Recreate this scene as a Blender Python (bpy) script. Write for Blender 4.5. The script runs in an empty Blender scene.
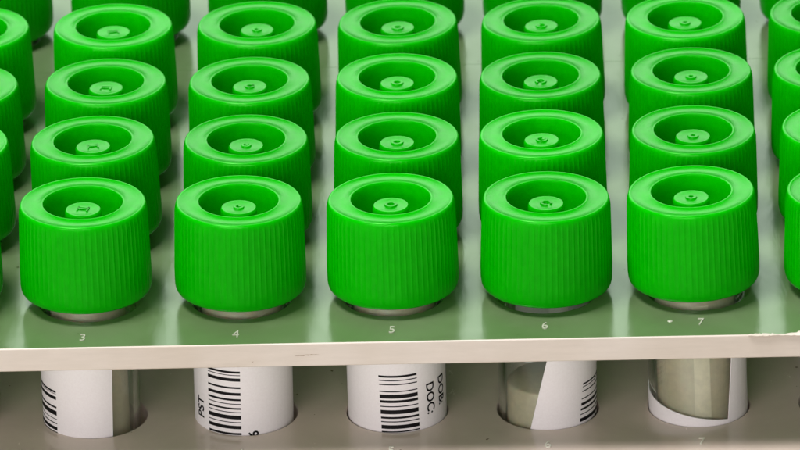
import bpy, bmesh, math, random
from math import sin, cos, pi, radians as R
from mathutils import Vector, Matrix, Euler
random.seed(11)
S = 0.001                      # everything below is written in millimetres
SC = bpy.context.scene
COL = SC.collection
P = 20.0                       # hole pitch
ZL = -17.05                    # top of the lower plate (top of the upper plate is 0)
TABLE_Z = -62.0

# ------------------------------------------------------------------ helpers
def tag(o, label=None, cat=None, group=None, kind=None):
    if label: o['label'] = label
    if cat: o['category'] = cat
    if group: o['group'] = group
    if kind: o['kind'] = kind
    return o

def mesh_obj(name, verts, faces, mats, parent=None, smooth=None, fmat=None):
    me = bpy.data.meshes.new(name)
    me.from_pydata([(v[0]*S, v[1]*S, v[2]*S) for v in verts], [], faces)
    for m in (mats if isinstance(mats, (list, tuple)) else [mats]): me.materials.append(m)
    if fmat:
        for p, i in zip(me.polygons, fmat): p.material_index = i
    bm = bmesh.new(); bm.from_mesh(me)
    bmesh.ops.remove_doubles(bm, verts=bm.verts, dist=1e-7)
    bmesh.ops.recalc_face_normals(bm, faces=bm.faces)
    bm.to_mesh(me); bm.free()
    if smooth:
        for p in me.polygons: p.use_smooth = True
        me.set_sharp_from_angle(angle=R(smooth))
    o = bpy.data.objects.new(name, me); COL.objects.link(o)
    if parent: o.parent = parent
    return o

def empty(name, loc=(0, 0, 0)):
    o = bpy.data.objects.new(name, None); COL.objects.link(o)
    o.location = Vector(loc)*S; o.empty_display_size = .005
    return o

def lathe(prof, n, mod=None, closed=False):
    vs, fs = [], []
    m = len(prof)
    for i, (r, z) in enumerate(prof):
        for k in range(n):
            a = 2*pi*k/n
            rr = r + (mod(i, k, z) if mod else 0)
            vs.append((rr*cos(a), rr*sin(a), z))
    for i in range(m if closed else m-1):
        j = (i+1) % m
        for k in range(n):
            l = (k+1) % n
            fs.append((i*n+k, i*n+l, j*n+l, j*n+k))
    return vs, fs

def box(x0, x1, y0, y1, z0, z1):
    v = [(x, y, z) for z in (z0, z1) for y in (y0, y1) for x in (x0, x1)]
    return v, [(0, 2, 3, 1), (4, 5, 7, 6), (0, 1, 5, 4), (2, 6, 7, 3), (0, 4, 6, 2), (1, 3, 7, 5)]

def bevel_obj(o, w, seg=2):
    bm = bmesh.new(); bm.from_mesh(o.data)
    bmesh.ops.bevel(bm, geom=[e for e in bm.edges if e.calc_face_angle(0) > .5], offset=w*S, segments=seg, affect='EDGES', profile=.5)
    bm.to_mesh(o.data); bm.free()

# ------------------------------------------------------------------ materials
def mat(name):
    m = bpy.data.materials.new(name); m.use_nodes = True
    nt = m.node_tree; b = nt.nodes['Principled BSDF']
    return m, nt, b
def noise(nt, scale, detail=4, rough=.6, vec=None, dist=0):
    n = nt.nodes.new('ShaderNodeTexNoise'); n.inputs['Scale'].default_value = scale
    n.inputs['Detail'].default_value = detail; n.inputs['Roughness'].default_value = rough
    n.inputs['Distortion'].default_value = dist
    if vec: nt.links.new(vec, n.inputs['Vector'])
    return n
def ramp(nt, fac, stops):
    r = nt.nodes.new('ShaderNodeValToRGB'); e = r.color_ramp.elements
    while len(e) > 1: e.remove(e[-1])
    e[0].position, e[0].color = stops[0][0], (*stops[0][1], 1)
    for p, c in stops[1:]:
        x = e.new(p); x.color = (*c, 1)
    nt.links.new(fac, r.inputs[0]); return r
def maprange(nt, fac, a, b, c, d):
    r = nt.nodes.new('ShaderNodeMapRange')
    for i, v in zip((1, 2, 3, 4), (a, b, c, d)): r.inputs[i].default_value = v
    nt.links.new(fac, r.inputs[0]); return r
def bump(nt, b, height, strength, dist):
    n = nt.nodes.new('ShaderNodeBump'); n.inputs['Strength'].default_value = strength
    n.inputs['Distance'].default_value = dist
    nt.links.new(height, n.inputs['Height']); nt.links.new(n.outputs[0], b.inputs['Normal']); return n
def coords(nt, scale=None):
    t = nt.nodes.new('ShaderNodeTexCoord'); g = nt.nodes.new('ShaderNodeNewGeometry')
    if not scale: return g.outputs['Position']
    m = nt.nodes.new('ShaderNodeMapping'); m.inputs['Scale'].default_value = scale
    nt.links.new(g.outputs['Position'], m.inputs['Vector']); return m.outputs[0]

def make_cap_mat():
    m, nt, b = mat('green_cap_plastic')
    pos = coords(nt)
    oi = nt.nodes.new('ShaderNodeObjectInfo')
    n1 = noise(nt, 900, 5, .6, pos)
    c = ramp(nt, n1.outputs['Fac'], [(.3, (.0, .40, .0)), (.7, (.002, .47, .0))])
    hsv = nt.nodes.new('ShaderNodeHueSaturation')
    v = maprange(nt, oi.outputs['Random'], 0, 1, .86, 1.06)
    nt.links.new(v.outputs[0], hsv.inputs['Value']); nt.links.new(c.outputs[0], hsv.inputs['Color'])
    nt.links.new(hsv.outputs[0], b.inputs['Base Color'])
    n2 = noise(nt, 2600, 6, .7, pos)
    n4 = noise(nt, 230, 6, .7, pos, 1.0)
    ad = nt.nodes.new('ShaderNodeMath'); ad.operation = 'ADD'
    r = maprange(nt, n2.outputs['Fac'], .3, .7, 0, .09)
    r4 = maprange(nt, n4.outputs['Fac'], .35, .65, .09, .2)
    nt.links.new(r.outputs[0], ad.inputs[0]); nt.links.new(r4.outputs[0], ad.inputs[1])
    nt.links.new(ad.outputs[0], b.inputs['Roughness'])
    b.inputs['Subsurface Weight'].default_value = .45
    b.inputs['Subsurface Radius'].default_value = (.05, 1, .1)
    b.inputs['Subsurface Scale'].default_value = .003
    b.inputs['Specular IOR Level'].default_value = .3; b.inputs['Specular Tint'].default_value = (.5, 1, .4, 1)
    bump(nt, b, n2.outputs['Fac'], .35, .00007)
    return m

def make_plate_mat(name, base, dark, rough, ior):
    m, nt, b = mat(name)
    pos = coords(nt)
    n1 = noise(nt, 60, 6, .6, pos, .4)
    c = ramp(nt, n1.outputs['Fac'], [(.3, dark), (.65, base)])
    # sparse dark specks and pale scuffs
    n3 = noise(nt, 700, 2, .5, pos)
    sp = ramp(nt, n3.outputs['Fac'], [(.235, (.25, .2, .15)), (.255, (1, 1, 1))])
    mx = nt.nodes.new('ShaderNodeMix'); mx.data_type = 'RGBA'; mx.blend_type = 'MULTIPLY'; mx.inputs[0].default_value = 1
    nt.links.new(c.outputs[0], mx.inputs[6]); nt.links.new(sp.outputs[0], mx.inputs[7])
    nt.links.new(mx.outputs[2], b.inputs['Base Color'])
    pos2 = coords(nt, (1, .35, 1))
    n2 = noise(nt, 320, 6, .65, pos2, .6)
    r = maprange(nt, n2.outputs['Fac'], .3, .7, rough*.7, rough*1.4)
    nt.links.new(r.outputs[0], b.inputs['Roughness'])
    b.inputs['IOR'].default_value = ior
    bump(nt, b, n2.outputs['Fac'], .25, .0001)
    return m

def add_translucent(m, col, fac):
    nt = m.node_tree; b = nt.nodes['Principled BSDF']; out = nt.nodes['Material Output']
    t = nt.nodes.new('ShaderNodeBsdfTranslucent'); t.inputs[0].default_value = (*col, 1)
    mx = nt.nodes.new('ShaderNodeMixShader'); mx.inputs[0].default_value = fac
    nt.links.new(b.outputs[0], mx.inputs[1]); nt.links.new(t.outputs[0], mx.inputs[2]); nt.links.new(mx.outputs[0], out.inputs['Surface'])
def make_edge_mat():
    m, nt, b = mat('sawn_plastic_edge')
    pos = coords(nt, (.12, 1, 1))
    n1 = noise(nt, 1500, 6, .7, pos)
    n0 = noise(nt, 45, 3, .5, coords(nt))
    c = ramp(nt, n1.outputs['Fac'], [(.3, (.66, .59, .515)), (.7, (.72, .645, .57))])
    c2 = ramp(nt, n0.outputs['Fac'], [(.35, (.9, .88, .84)), (.6, (1, 1, 1))])
    mx = nt.nodes.new('ShaderNodeMix'); mx.data_type = 'RGBA'; mx.blend_type = 'MULTIPLY'; mx.inputs[0].default_value = 1
    nt.links.new(c.outputs[0], mx.inputs[6]); nt.links.new(c2.outputs[0], mx.inputs[7])
    nt.links.new(mx.outputs[2], b.inputs['Base Color'])
    b.inputs['Roughness'].default_value = .6; b.inputs['Specular IOR Level'].default_value = .25
    bump(nt, b, n1.outputs['Fac'], .25, .00005)
    return m

def make_paper():
    m, nt, b = mat('label_paper')
    n1 = noise(nt, 3500, 5, .7, coords(nt))
    c = ramp(nt, n1.outputs['Fac'], [(.3, (.85, .79, .80)), (.7, (.90, .85, .86))])
    nt.links.new(c.outputs[0], b.inputs['Base Color'])
    b.inputs['Roughness'].default_value = .55
    bump(nt, b, n1.outputs['Fac'], .2, .00003)
    return m
def simple(name, col, rough, **k):
    m, nt, b = mat(name)
    n1 = noise(nt, 1200, 4, .6, coords(nt))
    c = ramp(nt, n1.outputs['Fac'], [(.3, tuple(x*.95 for x in col)), (.7, tuple(min(1, x*1.08) for x in col))])
    nt.links.new(c.outputs[0], b.inputs['Base Color']); b.inputs['Roughness'].default_value = rough
    for kk, v in k.items(): b.inputs[kk.replace('_', ' ')].default_value = v
    return m

M_CAP = make_cap_mat()
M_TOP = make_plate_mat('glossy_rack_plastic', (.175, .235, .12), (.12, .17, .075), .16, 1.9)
M_LOW = make_plate_mat('grey_rack_plastic', (.70, .565, .49), (.60, .48, .41), .2, 1.75)
add_translucent(M_CAP, (.01, .95, .01), .2)
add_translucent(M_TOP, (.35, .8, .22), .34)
M_EDGE = make_edge_mat()
M_PAPER = make_paper()
M_INK = simple('black_print', (.004, .003, .004), .6, Specular_IOR_Level=.2)
M_GEL = simple('yellow_gel', (.78, .65, .47), .3, Subsurface_Weight=.2, Transmission_Weight=.15)
M_GEL.node_tree.nodes['Principled BSDF'].inputs['Subsurface Scale'].default_value = .002
M_GLASS, _nt, _b = mat('clear_tube_plastic')
_b.inputs['Base Color'].default_value = (.93, .98, .94, 1); _b.inputs['Roughness'].default_value = .04
_b.inputs['Transmission Weight'].default_value = 1; _b.inputs['IOR'].default_value = 1.45
M_MARK = simple('moulded_mark_plastic', (.38, .40, .30), .35)
M_MARK_LOW = simple('pale_moulded_mark', (.85, .8, .7), .35)
M_DIRT = simple('brown_scratch', (.30, .21, .14), .7)
M_TABLE = simple('table_laminate', (.42, .37, .32), .4)

# ------------------------------------------------------------------ cap
NR = 70; SUB = 8; N = NR*SUB
prof = [(0.02, -1.2), (.3, -1.18), (.38, -.93), (1.85, -.93), (2.08, -.86), (2.22, -.88), (2.36, -1.05), (2.4, -1.5), (2.5, -6.4), (2.7, -6.6), (4.4, -6.6), (4.7, -6.45),
        (4.85, -6.1), (5.2, -.3), (5.22, -.1), (5.26, .06), (5.36, .1), (5.48, .08), (5.62, -.03), (7.68, -.03), (7.84, .08), (7.98, .11), (8.12, .06), (8.2, -.05), (8.25, -.2), (8.29, -.45),
        (8.33, -.8), (8.37, -1.3), (8.42, -3), (8.5, -6), (8.6, -9.5), (8.62, -11.2), (8.6, -11.6), (8.52, -11.9), (8.38, -12.12), (8.2, -12.22), (7.9, -12.25),
        (7.0, -12.25), (6.85, -12.1), (6.8, -7.6), (0.02, -7.6)]
def ribmod(i, k, z):
    if not (25 <= i <= 31): return 0
    t = cos(2*pi*(k % SUB)/SUB)
    amp = {25: .04, 31: .04}.get(i, .085)
    return amp*(max(0, t)**2 - .25)
def make_cap(parent):
    vs, fs = lathe(prof, N, ribmod)
    n = len(prof)
    fs.append(tuple(range(N))); fs.append(tuple((n-1)*N+k for k in range(N)))
    o = mesh_obj('cap', vs, fs, M_CAP, parent, smooth=42)
    return o
def make_mark(parent, kind):
    if kind == 0:                                   # small raised rectangular frame
        vs, fs = [], []
        for b_ in ((-.75, .75, .35, .6), (-.75, .75, -.12, .1), (.55, .75, -.6, .6), (-.75, -.6, -.6, .6)):
            v, f = box(*b_, -.95, -.78); k = len(vs); vs += v; fs += [tuple(i+k for i in q) for q in f]
        return mesh_obj('mould_mark', vs, fs, M_CAP, parent)
    a, b_ = ((.35, .75), (.45, .9), (.5, .85), (.3, .8))[kind-1]
    pr = [(a, -.95), (a+.03, -.76), (b_-.1, -.74), (b_, -.95)]
    vs, fs = lathe(pr, 40)
    if kind in (1, 3):                              # broken ring
        fs = [f for i, f in enumerate(fs) if not ((i % 40) in (range(3, 9) if kind == 1 else range(22, 27)))]
    return mesh_obj('mould_mark', vs, fs, M_CAP, parent, smooth=50)

# ------------------------------------------------------------------ tube, gel (origin on the lower plate's top, axis +z)
ZB = TABLE_Z - ZL + 4.2
def hemi(r, zb, zt, ri=None):
    pr = [(.02, zb)] + [(r*sin(t*pi/16), zb + r - r*cos(t*pi/16)) for t in range(1, 9)] + [(r, zt)]
    return pr
def make_tube(parent):
    ro, ri = 6.42, 5.6
    o_ = hemi(ro, ZB, 22.0); i_ = [(ri*sin(t*pi/16) if t else .02, ZB+.9 + ri - ri*cos(t*pi/16)) for t in range(0, 9)] + [(ri, 22.0)]
    pr = o_ + list(reversed(i_))
    vs, fs = lathe(pr, 72)
    n = len(pr); fs.append(tuple(range(72))); fs.append(tuple((n-1)*72+k for k in range(72)))
    return mesh_obj('tube_body', vs, fs, M_GLASS, parent, smooth=50)
def make_gel(parent, top, r=5.3):
    pr = [(.02, ZB+1.2)] + [(r*sin(t*pi/16), ZB+1.2 + r - r*cos(t*pi/16)) for t in range(1, 9)] + [(r, top-.3), (r-.35, top), (.02, top-.5)]
    vs, fs = lathe(pr, 64); n = len(pr)
    fs.append(tuple(range(64))); fs.append(tuple((n-1)*64+k for k in range(64)))
    return mesh_obj('yellow_gel', vs, fs, M_GEL, parent, smooth=50)

def cyl_pt(th, z, r):                              # th in degrees, 0 = towards the camera side (-y)
    a = R(th); return (r*sin(a), -r*cos(a), z)
def sheet(cells, r0, r1):
    """cells: list of quads in (theta,z); builds a thin curved shell of them"""
    vs, fs = [], []; idx = {}; edges = {}
    def vid(p, r):
        k = (round(p[0], 3), round(p[1], 3), r)
        if k not in idx: idx[k] = len(vs); vs.append(cyl_pt(p[0], p[1], r))
        return idx[k]
    for q in cells:
        fs.append(tuple(vid(p, r1) for p in q)); fs.append(tuple(vid(p, r0) for p in reversed(q)))
        for a, b in zip(q, q[1:]+q[:1]):
            k = frozenset(((round(a[0], 3), round(a[1], 3)), (round(b[0], 3), round(b[1], 3))))
            edges[k] = edges.get(k, 0)+1
            edges[(k, 'p')] = (a, b)
    for k, c in list(edges.items()):
        if isinstance(k, frozenset) and c == 1:
            a, b = edges[(k, 'p')]
            fs.append((vid(a, r1), vid(a, r0), vid(b, r0), vid(b, r1)))
    return vs, fs
def grid_cells(ta, tb, za, zb, nz=12, step=4.0, ta2=None, tb2=None):
    """theta from ta..tb at z=zb (top) and ta2..tb2 at z=za (bottom)"""
    ta2 = ta if ta2 is None else ta2; tb2 = tb if tb2 is None else tb2
    nt_ = max(1, int(abs(tb-ta)/step)); out = []
    def p(i, j):
        u, v = i/nt_, j/nz
        a = ta2+(ta-ta2)*v; b = tb2+(tb-tb2)*v
        return (a+(b-a)*u, za+(zb-za)*v)
    for i in range(nt_):
        for j in range(nz): out.append([p(i, j), p(i+1, j), p(i+1, j+1), p(i, j+1)])
    return out
def make_label(parent, ta, tb, ta2=None, tb2=None, za=-8, zb=16.3, cells=None):
    cells = cells or grid_cells(ta, tb, za, zb, 16, 4, ta2, tb2)
    vs, fs = sheet(cells, 6.45, 6.55)
    return mesh_obj('paper_label', vs, fs, M_PAPER, parent, smooth=40)
def make_barcode(parent, bars, ta, tb, slope=0.0, shear=0.0):
    cells = []
    for z, h in bars:
        n = max(1, int((tb-ta)/3))
        for i in range(n):
            a = ta+(tb-ta)*i/n; b = ta+(tb-ta)*(i+1)/n; q = []
            for t, zz in ((a, z-h/2), (b, z-h/2), (b, z+h/2), (a, z+h/2)):
                q.append((t + shear*(z-5), zz + slope*(t-ta)*.1134))
            cells.append(q)
    vs, fs = sheet(cells, 6.54, 6.572)
    return mesh_obj('barcode', vs, fs, M_INK, parent)
def text_mesh(s, size, extrude=0.0, offset=0.0):
    c = bpy.data.curves.new('txt', 'FONT'); c.body = s; c.size = size; c.extrude = extrude; c.offset = offset
    c.align_x = 'CENTER'; c.align_y = 'CENTER'; c.resolution_u = 4
    o = bpy.data.objects.new('txt', c); COL.objects.link(o)
    dg = bpy.context.evaluated_depsgraph_get(); dg.update()
    me = bpy.data.meshes.new_from_object(o.evaluated_get(dg))
    vs = [tuple(v.co) for v in me.vertices]; fs = [tuple(p.vertices) for p in me.polygons]
    bpy.data.objects.remove(o); bpy.data.curves.remove(c); bpy.data.meshes.remove(me)
    return vs, fs
def print_text(parent, s, size, th, z, rot, sx=1.0, tilt=0):
    """rot=-90: reads downwards, rot=90: reads upwards"""
    vs, fs = text_mesh(s, size, offset=.035)
    a = R(rot+tilt); out = []
    for x, y, _ in vs:
        x *= sx
        u, v = x*cos(a)-y*sin(a), x*sin(a)+y*cos(a)
        out.append(cyl_pt(th+u/.1134, z+v, 6.585))
    return mesh_obj('printed_text', out, fs, M_INK, parent)

# ------------------------------------------------------------------ tubes
ROWY = [0, P, 2*P, 3*P, 91.0]
cap_z = 13.9
# measured deviations of the cap centres from the regular grid, (dx, dz) in pixels
DEV = {(0,0):(-1.9,-.5),(0,1):(-2,-1.9),(0,2):(1.7,-1.5),(0,3):(-.2,-1.3),(1,0):(1.2,.5),(1,1):(2.2,.3),(1,2):(-.6,0),(1,3):(.9,-.5),
       (2,0):(.4,1.2),(2,1):(3.8,.4),(3,0):(2.7,2.6),(3,2):(-1.9,1),(3,3):(-1,1.4),(4,0):(-5.6,-.4),(4,1):(.4,-.1),(4,2):(2.2,-.8),(4,3):(-.2,1.4)}
FOOT = {(0,0): -40.57, (1,0): -20.36, (2,0): .02, (3,0): 19.9, (4,0): 39.92}
ROWN = ['front row', 'second row', 'third row', 'fourth row', 'rear rack']
def colname(c):
    return {-1: 'cut off by the left picture edge', 5: 'cut off by the right picture edge', 0: 'leftmost whole column', 1: 'second whole column from the left',
            2: 'middle column', 3: 'second whole column from the right', 4: 'rightmost whole column'}[c]
FRONT = {0: 'green-capped tube in front row above number 3, barcode wrapping left edge of its label',
         1: 'green-capped tube in front row above number 4, wide barcode left of blank white label',
         2: 'green-capped tube in front row above number 5, barcode beside DOC and DOB print',
         3: 'green-capped tube in front row above number 6, clear left side and barcode at right edge',
         4: 'green-capped tube in front row above number 7, clear window with label strip on right',
         -1: 'green-capped tube of front row mostly outside the left picture edge',
         5: 'green-capped tube of front row cut off by the right picture edge'}
GROUP = 'green-capped tubes standing in the racks'
protos = {}
def build_tube(c, k):
    x0, y0 = FOOT.get((c, k), (c-2)*P + random.uniform(-.25, .25)), ROWY[k] + (random.uniform(-.2, .2) if k else 0)
    dx, dy = DEV.get((c, k), (random.uniform(-1.5, 1.5), random.uniform(-1, 1)))
    top = Vector(((c-2)*P + dx/7.55, ROWY[k], cap_z - dy/7.0))
    foot = Vector((x0, y0, ZL))
    ax = top-foot
    root = empty('capped_tube', foot)
    root.rotation_mode = 'QUATERNION'
    root.rotation_quaternion = Vector((0, 0, 1)).rotation_difference(ax)
    lab = FRONT[c] if k == 0 else 'green-capped tube in the %s, %s' % (ROWN[k], colname(c))
    tag(root, lab, 'test tube', GROUP)
    L = ax.length
    # cap, tube, gel share meshes
    if 'cap' not in protos:
        cap = make_cap(root); protos['cap'] = cap.data
        t = make_tube(root); protos['tube'] = t.data
        g = make_gel(root, 20.5); protos['gel'] = g.data
    else:
        cap, t, g = [bpy.data.objects.new(n, protos[q]) for n, q in (('cap', 'cap'), ('tube_body', 'tube'), ('yellow_gel', 'gel'))]
        for o in (cap, t, g): COL.objects.link(o); o.parent = root
    if k == 0 and c in (0, 3):
        g.name = 'tmp'; bpy.data.objects.remove(g); g = make_gel(root, 20.5 if c == 0 else 4.6, 4.95 if c == 0 else 5.3)
    cap.location = (0, 0, L*S)
    cap.rotation_euler = (0, 0, random.uniform(0, 2*pi))
    kind = max(0, c) % 5
    mk = make_mark(cap, kind) if ('mark', kind) not in protos else bpy.data.objects.new('mould_mark', protos[('mark', kind)])
    if ('mark', kind) in protos: COL.objects.link(mk); mk.parent = cap
    protos[('mark', kind)] = mk.data
    mk.rotation_euler = (0, 0, -cap.rotation_euler.z + (random.uniform(-.25, .25) if kind == 0 else random.uniform(0, 2*pi)))
    return root

def bars_from(lst, y0, z0, s):                      # list of (reading along the barcode, thickness)
    return [(z0-(y-y0)*s-ZL, h*s) for y, h in lst]
for k in range(5):
    for c in range(-1, 6):
        root = build_tube(c, k)
        if k == 0 and c == 0:
            l = make_label(root, -128, 32, -132, 26.5)
            b = [(-11.01-(v/6.43-22)*.15-ZL, h*.0233) for v, h in ((145,12),(158,3),(185,20),(243,11),(280,28),(318,4),(345,6),(378,20),(402,8),(425,10),(455,12))]
            make_barcode(l, b, -84, -41, shear=0)
        elif k == 0 and c == 1:
            l = make_label(root, -150, 96)
            b = bars_from([(40,7),(60,10),(85,4),(112,8),(138,8),(150,2.6),(168,12),(200,7),(225,11),(248,8),(265,3),(283,6.5),(298,3),(318,15),(338,3),(358,13),(384,8),(405,6),(430,10)], 135, -7.83, .0366)
            make_barcode(l, b, -42, -.6, slope=.0)
            print_text(l, 'PST', 1.95, -56, -14.3-ZL, 90)
            print_text(l, '6', 1.9, 14, -17.0-ZL, 90)
        elif k == 0 and c == 2:
            l = make_label(root, -170, 120)
            b = bars_from([(152,8),(168,3.6),(184,4),(212,4),(232,15),(252,10),(272,4),(294,16),(317,8),(333,4),(354,15),(373,5),(395,10)], 152, -9.0, .0365)
            make_barcode(l, b, -18.5, 26.5, slope=.02, shear=-.25)
            print_text(l, 'DOC:', 1.85, 43.5, -13.0-ZL, -90, tilt=2)
            print_text(l, 'DOB:', 1.85, 63.5, -12.6-ZL, -90, tilt=2)
        elif k == 0 and c == 3:
            # left edge slants outwards towards the bottom
            l = make_label(root, 12, 150, -35, 150)
            b = bars_from([(180,6),(192,3),(210,4),(240,4),(262,11),(283,8),(303,3.5),(326,14),(350,8),(372,5)], 180, -11.45, .0352)
            make_barcode(l, b, 45.5, 88, slope=.0, shear=1.0)
        elif k == 0 and c == 4:
            cells = []
            def win(t):                             # upper edge of the low band
                return (-14.3 - (t+69)*.0232 - ZL)
            for i in range(0, 54):
                a, b_ = -100+i*4, -96+i*4
                if b_ <= 36:
                    cells.append([(a, -8), (b_, -8), (b_, win(b_)), (a, win(a))])
                else:
                    if a < 48:
                        pass
            nst = 15
            for j in range(20):                     # strip to the right of the window, its left edge leaning
                z0, z1 = -8+j*24.3/20, -8+(j+1)*24.3/20
                e0 = max(36, 36+(z0-.4)*.9); e1 = max(36, 36+(z1-.4)*.9)
                for i in range(nst):
                    u0, u1 = i/nst, (i+1)/nst
                    cells.append([(e0+(120-e0)*u0, z0), (e0+(120-e0)*u1, z0), (e1+(120-e1)*u1, z1), (e1+(120-e1)*u0, z1)])
            l = make_label(root, 0, 0, cells=cells)
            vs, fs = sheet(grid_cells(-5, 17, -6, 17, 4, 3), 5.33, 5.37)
            mesh_obj('painted_highlight_streak', vs, fs, simple('painted_highlight', (.92, .80, .62), .3), root, smooth=40)  # refractive highlight of the tube window, painted as a paler strip over the gel
        else:
            a = random.uniform(0, 360)
            make_label(root, a, a+250)

# ------------------------------------------------------------------ racks
def plate(name, xs, ys, x0, x1, y0, y1, zt, th, rh, ch, mats, parent, back_dull=False, ef=1, eb=1):
    """plate with a grid of round holes; mats = [face, edge]"""
    vs, fs, fm = [], [], []
    e = .16                                           # edge round-over
    bx = [x0+e] + [(a+b)/2 for a, b in zip(xs, xs[1:])] + [x1-e]
    by = [y0+e*ef] + [(a+b)/2 for a, b in zip(ys, ys[1:])] + [y1-e*eb]
    n = 12
    for i, cx in enumerate(xs):
        for j, cy in enumerate(ys):
            L_, Rr, B, T = bx[i], bx[i+1], by[j], by[j+1]
            ring = [(L_+(Rr-L_)*t/n, B) for t in range(n)] + [(Rr, B+(T-B)*t/n) for t in range(n)] + \
                   [(Rr-(Rr-L_)*t/n, T) for t in range(n)] + [(L_, T-(T-B)*t/n) for t in range(n)]
            ang = [math.atan2(y-cy, x-cx) for x, y in ring]
            m = len(ring); base = len(vs)
            layers = [[(x, y, zt) for x, y in ring]]
            for r, z in ((rh+ch+.3, zt), (rh+ch, zt), (rh+ch*.55, zt-ch*.12), (rh+ch*.18, zt-ch*.5), (rh, zt-ch), (rh, zt-th+.2), (rh+.2, zt-th)):
                layers.append([(cx+r*cos(a), cy+r*sin(a), z) for a in ang])
            layers.append([(x, y, zt-th) for x, y in ring])
            for l_ in layers: vs += l_
            for q in range(len(layers)-1):
                for t in range(m):
                    u = (t+1) % m
                    fs.append((base+q*m+t, base+q*m+u, base+(q+1)*m+u, base+(q+1)*m+t)); fm.append(0)
    # rounded rim: loops from top inset to bottom inset
    loops = []
    nx = 37
    for k, (d, z) in enumerate(((e, 0), (e*.5, -.03), (e*.13, -.09), (0, -e), (0, -th+e), (e*.3, -th+.08), (e, -th))):
        X0, X1, Y0, Y1 = x0+d, x1-d, y0+d*ef, y1-d*eb
        lp = [(X0+(X1-X0)*t/nx, Y0, zt+z) for t in range(nx)] + [(X1, Y0+(Y1-Y0)*t/10, zt+z) for t in range(10)] + \
             [(X1-(X1-X0)*t/nx, Y1, zt+z) for t in range(nx)] + [(X0, Y1-(Y1-Y0)*t/10, zt+z) for t in range(10)]
        loops.append(len(vs)); vs += lp
    m = 2*nx+20
    for q in range(len(loops)-1):
        for t in range(m):
            u = (t+1) % m
            fs.append((loops[q]+t, loops[q]+u, loops[q+1]+u, loops[q+1]+t)); fm.append(1)
    me = mesh_obj(name, vs, fs, mats, parent, smooth=10)
    # material index again (remove_doubles keeps face order, but be safe with a geometric test)
    for p in me.data.polygons:
        cx, cy, cz = p.center/S
        inside = x0+e-.01 < cx < x1-e+.01 and y0+e*ef-.005 < cy < y1-e*eb+.005
        p.material_index = 0 if inside or (back_dull and cz > zt-1.2) or (cy > y1-.5 and cz > zt-1.2) else 1
    return me

def digit(parent, s, x, y, z, mt):
    vs, fs = text_mesh(s, 2.45, extrude=.07)
    mesh_obj('number_mark', [(x+vx*.78, y+vy*1.15, z+.03+vz) for vx, vy, vz in vs], fs, mt, parent)

def make_rack(oy, label, digits):
    xs = [(n-5)*P for n in range(1, 11)]; ys = [oy+j*P for j in range(4)]
    x0, x1, y0, y1 = xs[0]-14, xs[-1]+14, oy-(14.65 if digits else 14), oy+3*P+(16.93 if digits else 14)
    rk = empty('tube_rack', ((x0+x1)/2, (y0+y1)/2, TABLE_Z))
    tag(rk, label, 'rack', 'plastic tube racks standing one behind the other')
    off = Vector(((x0+x1)/2, (y0+y1)/2, TABLE_Z))
    parts = []
    t = plate('top_plate', xs, ys, x0, x1, y0, y1, 0, 3.3, 6.62, .45, [M_TOP, M_EDGE], None, not digits, 1 if digits else .05, .05 if digits else 1); parts.append(t)
    l = plate('middle_plate', xs, ys, x0, x1, y0, y1, ZL, 3.57, 6.75, .2, [M_LOW, M_EDGE], None); parts.append(l)
    v, f = box(x0, x1, y0, y1, TABLE_Z+.5, TABLE_Z+3.5); b = mesh_obj('base_plate', v, f, M_LOW); bevel_obj(b, .4); parts.append(b)
    for sx in (x0-3.02, x1+.02):
        v, f = box(sx, sx+3, y0, y1, TABLE_Z, 0); b = mesh_obj('end_panel', v, f, M_LOW); bevel_obj(b, .5); parts.append(b)
    for p in parts:
        p.parent = rk; p.location = -off*S
    return rk, t, l
rk, tp, lp = make_rack(0, 'cream plastic rack in front with numbers 3 to 7 along its front edge', True)
for s, x, y in (('3', -40.2, -11.75), ('4', -20.25, -11.6), ('5', 0.03, -11.15), ('6', 19.9, -10.85), ('7', 40.15, -10.5)):
    digit(tp, s, x, y, 0, M_MARK)
for s, x, y in (('3', -40.4, -12.2), ('4', -20.4, -12.0), ('5', -.6, -12.0), ('6', 19.96, -11.2), ('7', 40.12, -11.0)):
    digit(lp, s, x, y, ZL, M_MARK_LOW)
# small round moulding pip beside the 7
vs, fs = lathe([(.02, .1), (.18, .09), (.3, .05), (.38, -.05)], 24)
mesh_obj('moulding_pip', [(x+36.15, y-10.0, z) for x, y, z in vs], fs, M_MARK, tp, smooth=60)
# rough torn flash along the front top edge at the right
def flash(x0, x1, y, z, w, seed):
    rr = random.Random(seed); n = 26; vs, fs = [], []
    for i in range(n+1):
        t = i/n; x = x0+(x1-x0)*t; a = sin(pi*min(1, t*1.4+.03))**.6*w*(.55+.6*rr.random())
        zz = z+rr.uniform(-.05, .05)
        vs += [(x, y-.12, zz-.32), (x, y-.22-a*.35, zz-.02), (x, y-.02, zz+a*.4), (x, y+a*1.3, zz+a*.22), (x, y+a*1.8, z-.06)]
    for i in range(n):
        for j in range(4): fs.append((i*5+j, i*5+5+j, i*5+6+j, i*5+1+j))
    return mesh_obj('torn_edge', vs, fs, M_EDGE, tp, smooth=60)
flash(51.0, 60.0, -14.6, 0, .55, 3); flash(46.2, 51.5, -14.6, 0, .28, 5); 
# scratch on the front face
def scratch(x0, x1, z, h, seed):
    rr = random.Random(seed); n = 16; vs, fs = [], []
    for i in range(n+1):
        t = i/n; x = x0+(x1-x0)*t; hh = h*sin(pi*(.04+.92*t))*(.4+.9*rr.random()); zz = z+rr.uniform(-.03, .03)+.18*t
        vs += [(x, -14.66, zz-hh), (x, -14.66, zz+hh)]
    for i in range(n): fs.append((2*i, 2*i+2, 2*i+3, 2*i+1))
    mesh_obj('scratch', vs, fs, M_DIRT, tp)
scratch(-12.6, -9.4, -1.75, .07, 1); scratch(-18.2, -17.9, -2.6, .05, 2)

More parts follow.
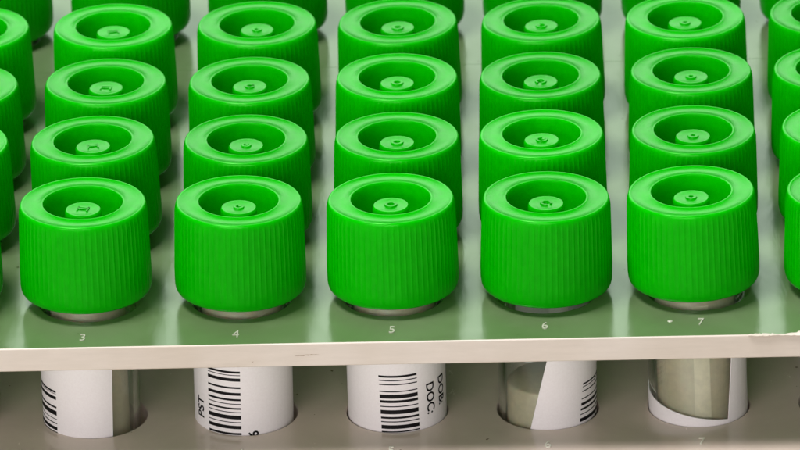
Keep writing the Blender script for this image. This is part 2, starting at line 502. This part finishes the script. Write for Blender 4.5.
make_rack(91.0, 'rack behind the front rack across a narrow dark gap', False)

# table
v, f = box(-700, 700, -500, 900, TABLE_Z-30, TABLE_Z)
tb = mesh_obj('table', v, f, M_TABLE); bevel_obj(tb, 2)
tag(tb, 'plain laminate table top under the two racks', 'table', kind='structure')

# ------------------------------------------------------------------ camera
cam = bpy.data.cameras.new('camera'); co = bpy.data.objects.new('camera', cam); COL.objects.link(co)
co.location = Vector((24.219273, -708.711159, 331.963237))*S
co.rotation_euler = (1.14427267, .0301430989, .018826439)
cam.sensor_width = 36; cam.lens = 5949.02117/800*36
cam.clip_start = .05; cam.clip_end = 20
cam.dof.use_dof = True; cam.dof.focus_distance = .782; cam.dof.aperture_fstop = 75
SC.camera = co

# ------------------------------------------------------------------ light
w = bpy.data.worlds.new('World'); SC.world = w; w.use_nodes = True
bg = w.node_tree.nodes['Background']; bg.inputs[0].default_value = (.95, 1, .98, 1); bg.inputs[1].default_value = .1
def area(name, loc, target, sx, sy, power, col=(1, 1, 1)):
    l = bpy.data.lights.new(name, 'AREA'); l.shape = 'RECTANGLE'; l.size = sx*S; l.size_y = sy*S; l.energy = power; l.color = col
    o = bpy.data.objects.new(name, l); COL.objects.link(o); o.location = Vector(loc)*S
    d = Vector(target)-Vector(loc); o.rotation_euler = d.to_track_quat('-Z', 'Y').to_euler()
    return o
# radiance of an area lamp = power / (area*pi)
def rad(sx, sy, L): return L*sx*sy*S*S*pi
area('back_softbox', (-120, 900, 480), (0, 40, 0), 1000, 560, rad(1000, 560, 2.7), (.80, 1, .80))
area('front_softbox', (-250, -950, 270), (0, 0, 0), 900, 340, rad(900, 340, 6.5), (1, .955, .95))
area('overhead_softbox', (-220, -120, 800), (0, 30, 0), 240, 240, rad(240, 240, 54))

SC.render.engine = 'CYCLES'
SC.cycles.max_bounces = 12; SC.cycles.transmission_bounces = 12
SC.view_settings.view_transform = 'Standard'; SC.view_settings.look = 'None'
SC.view_settings.exposure = 0; SC.view_settings.gamma = 1
SC.render.resolution_x = 1024; SC.render.resolution_y = 576
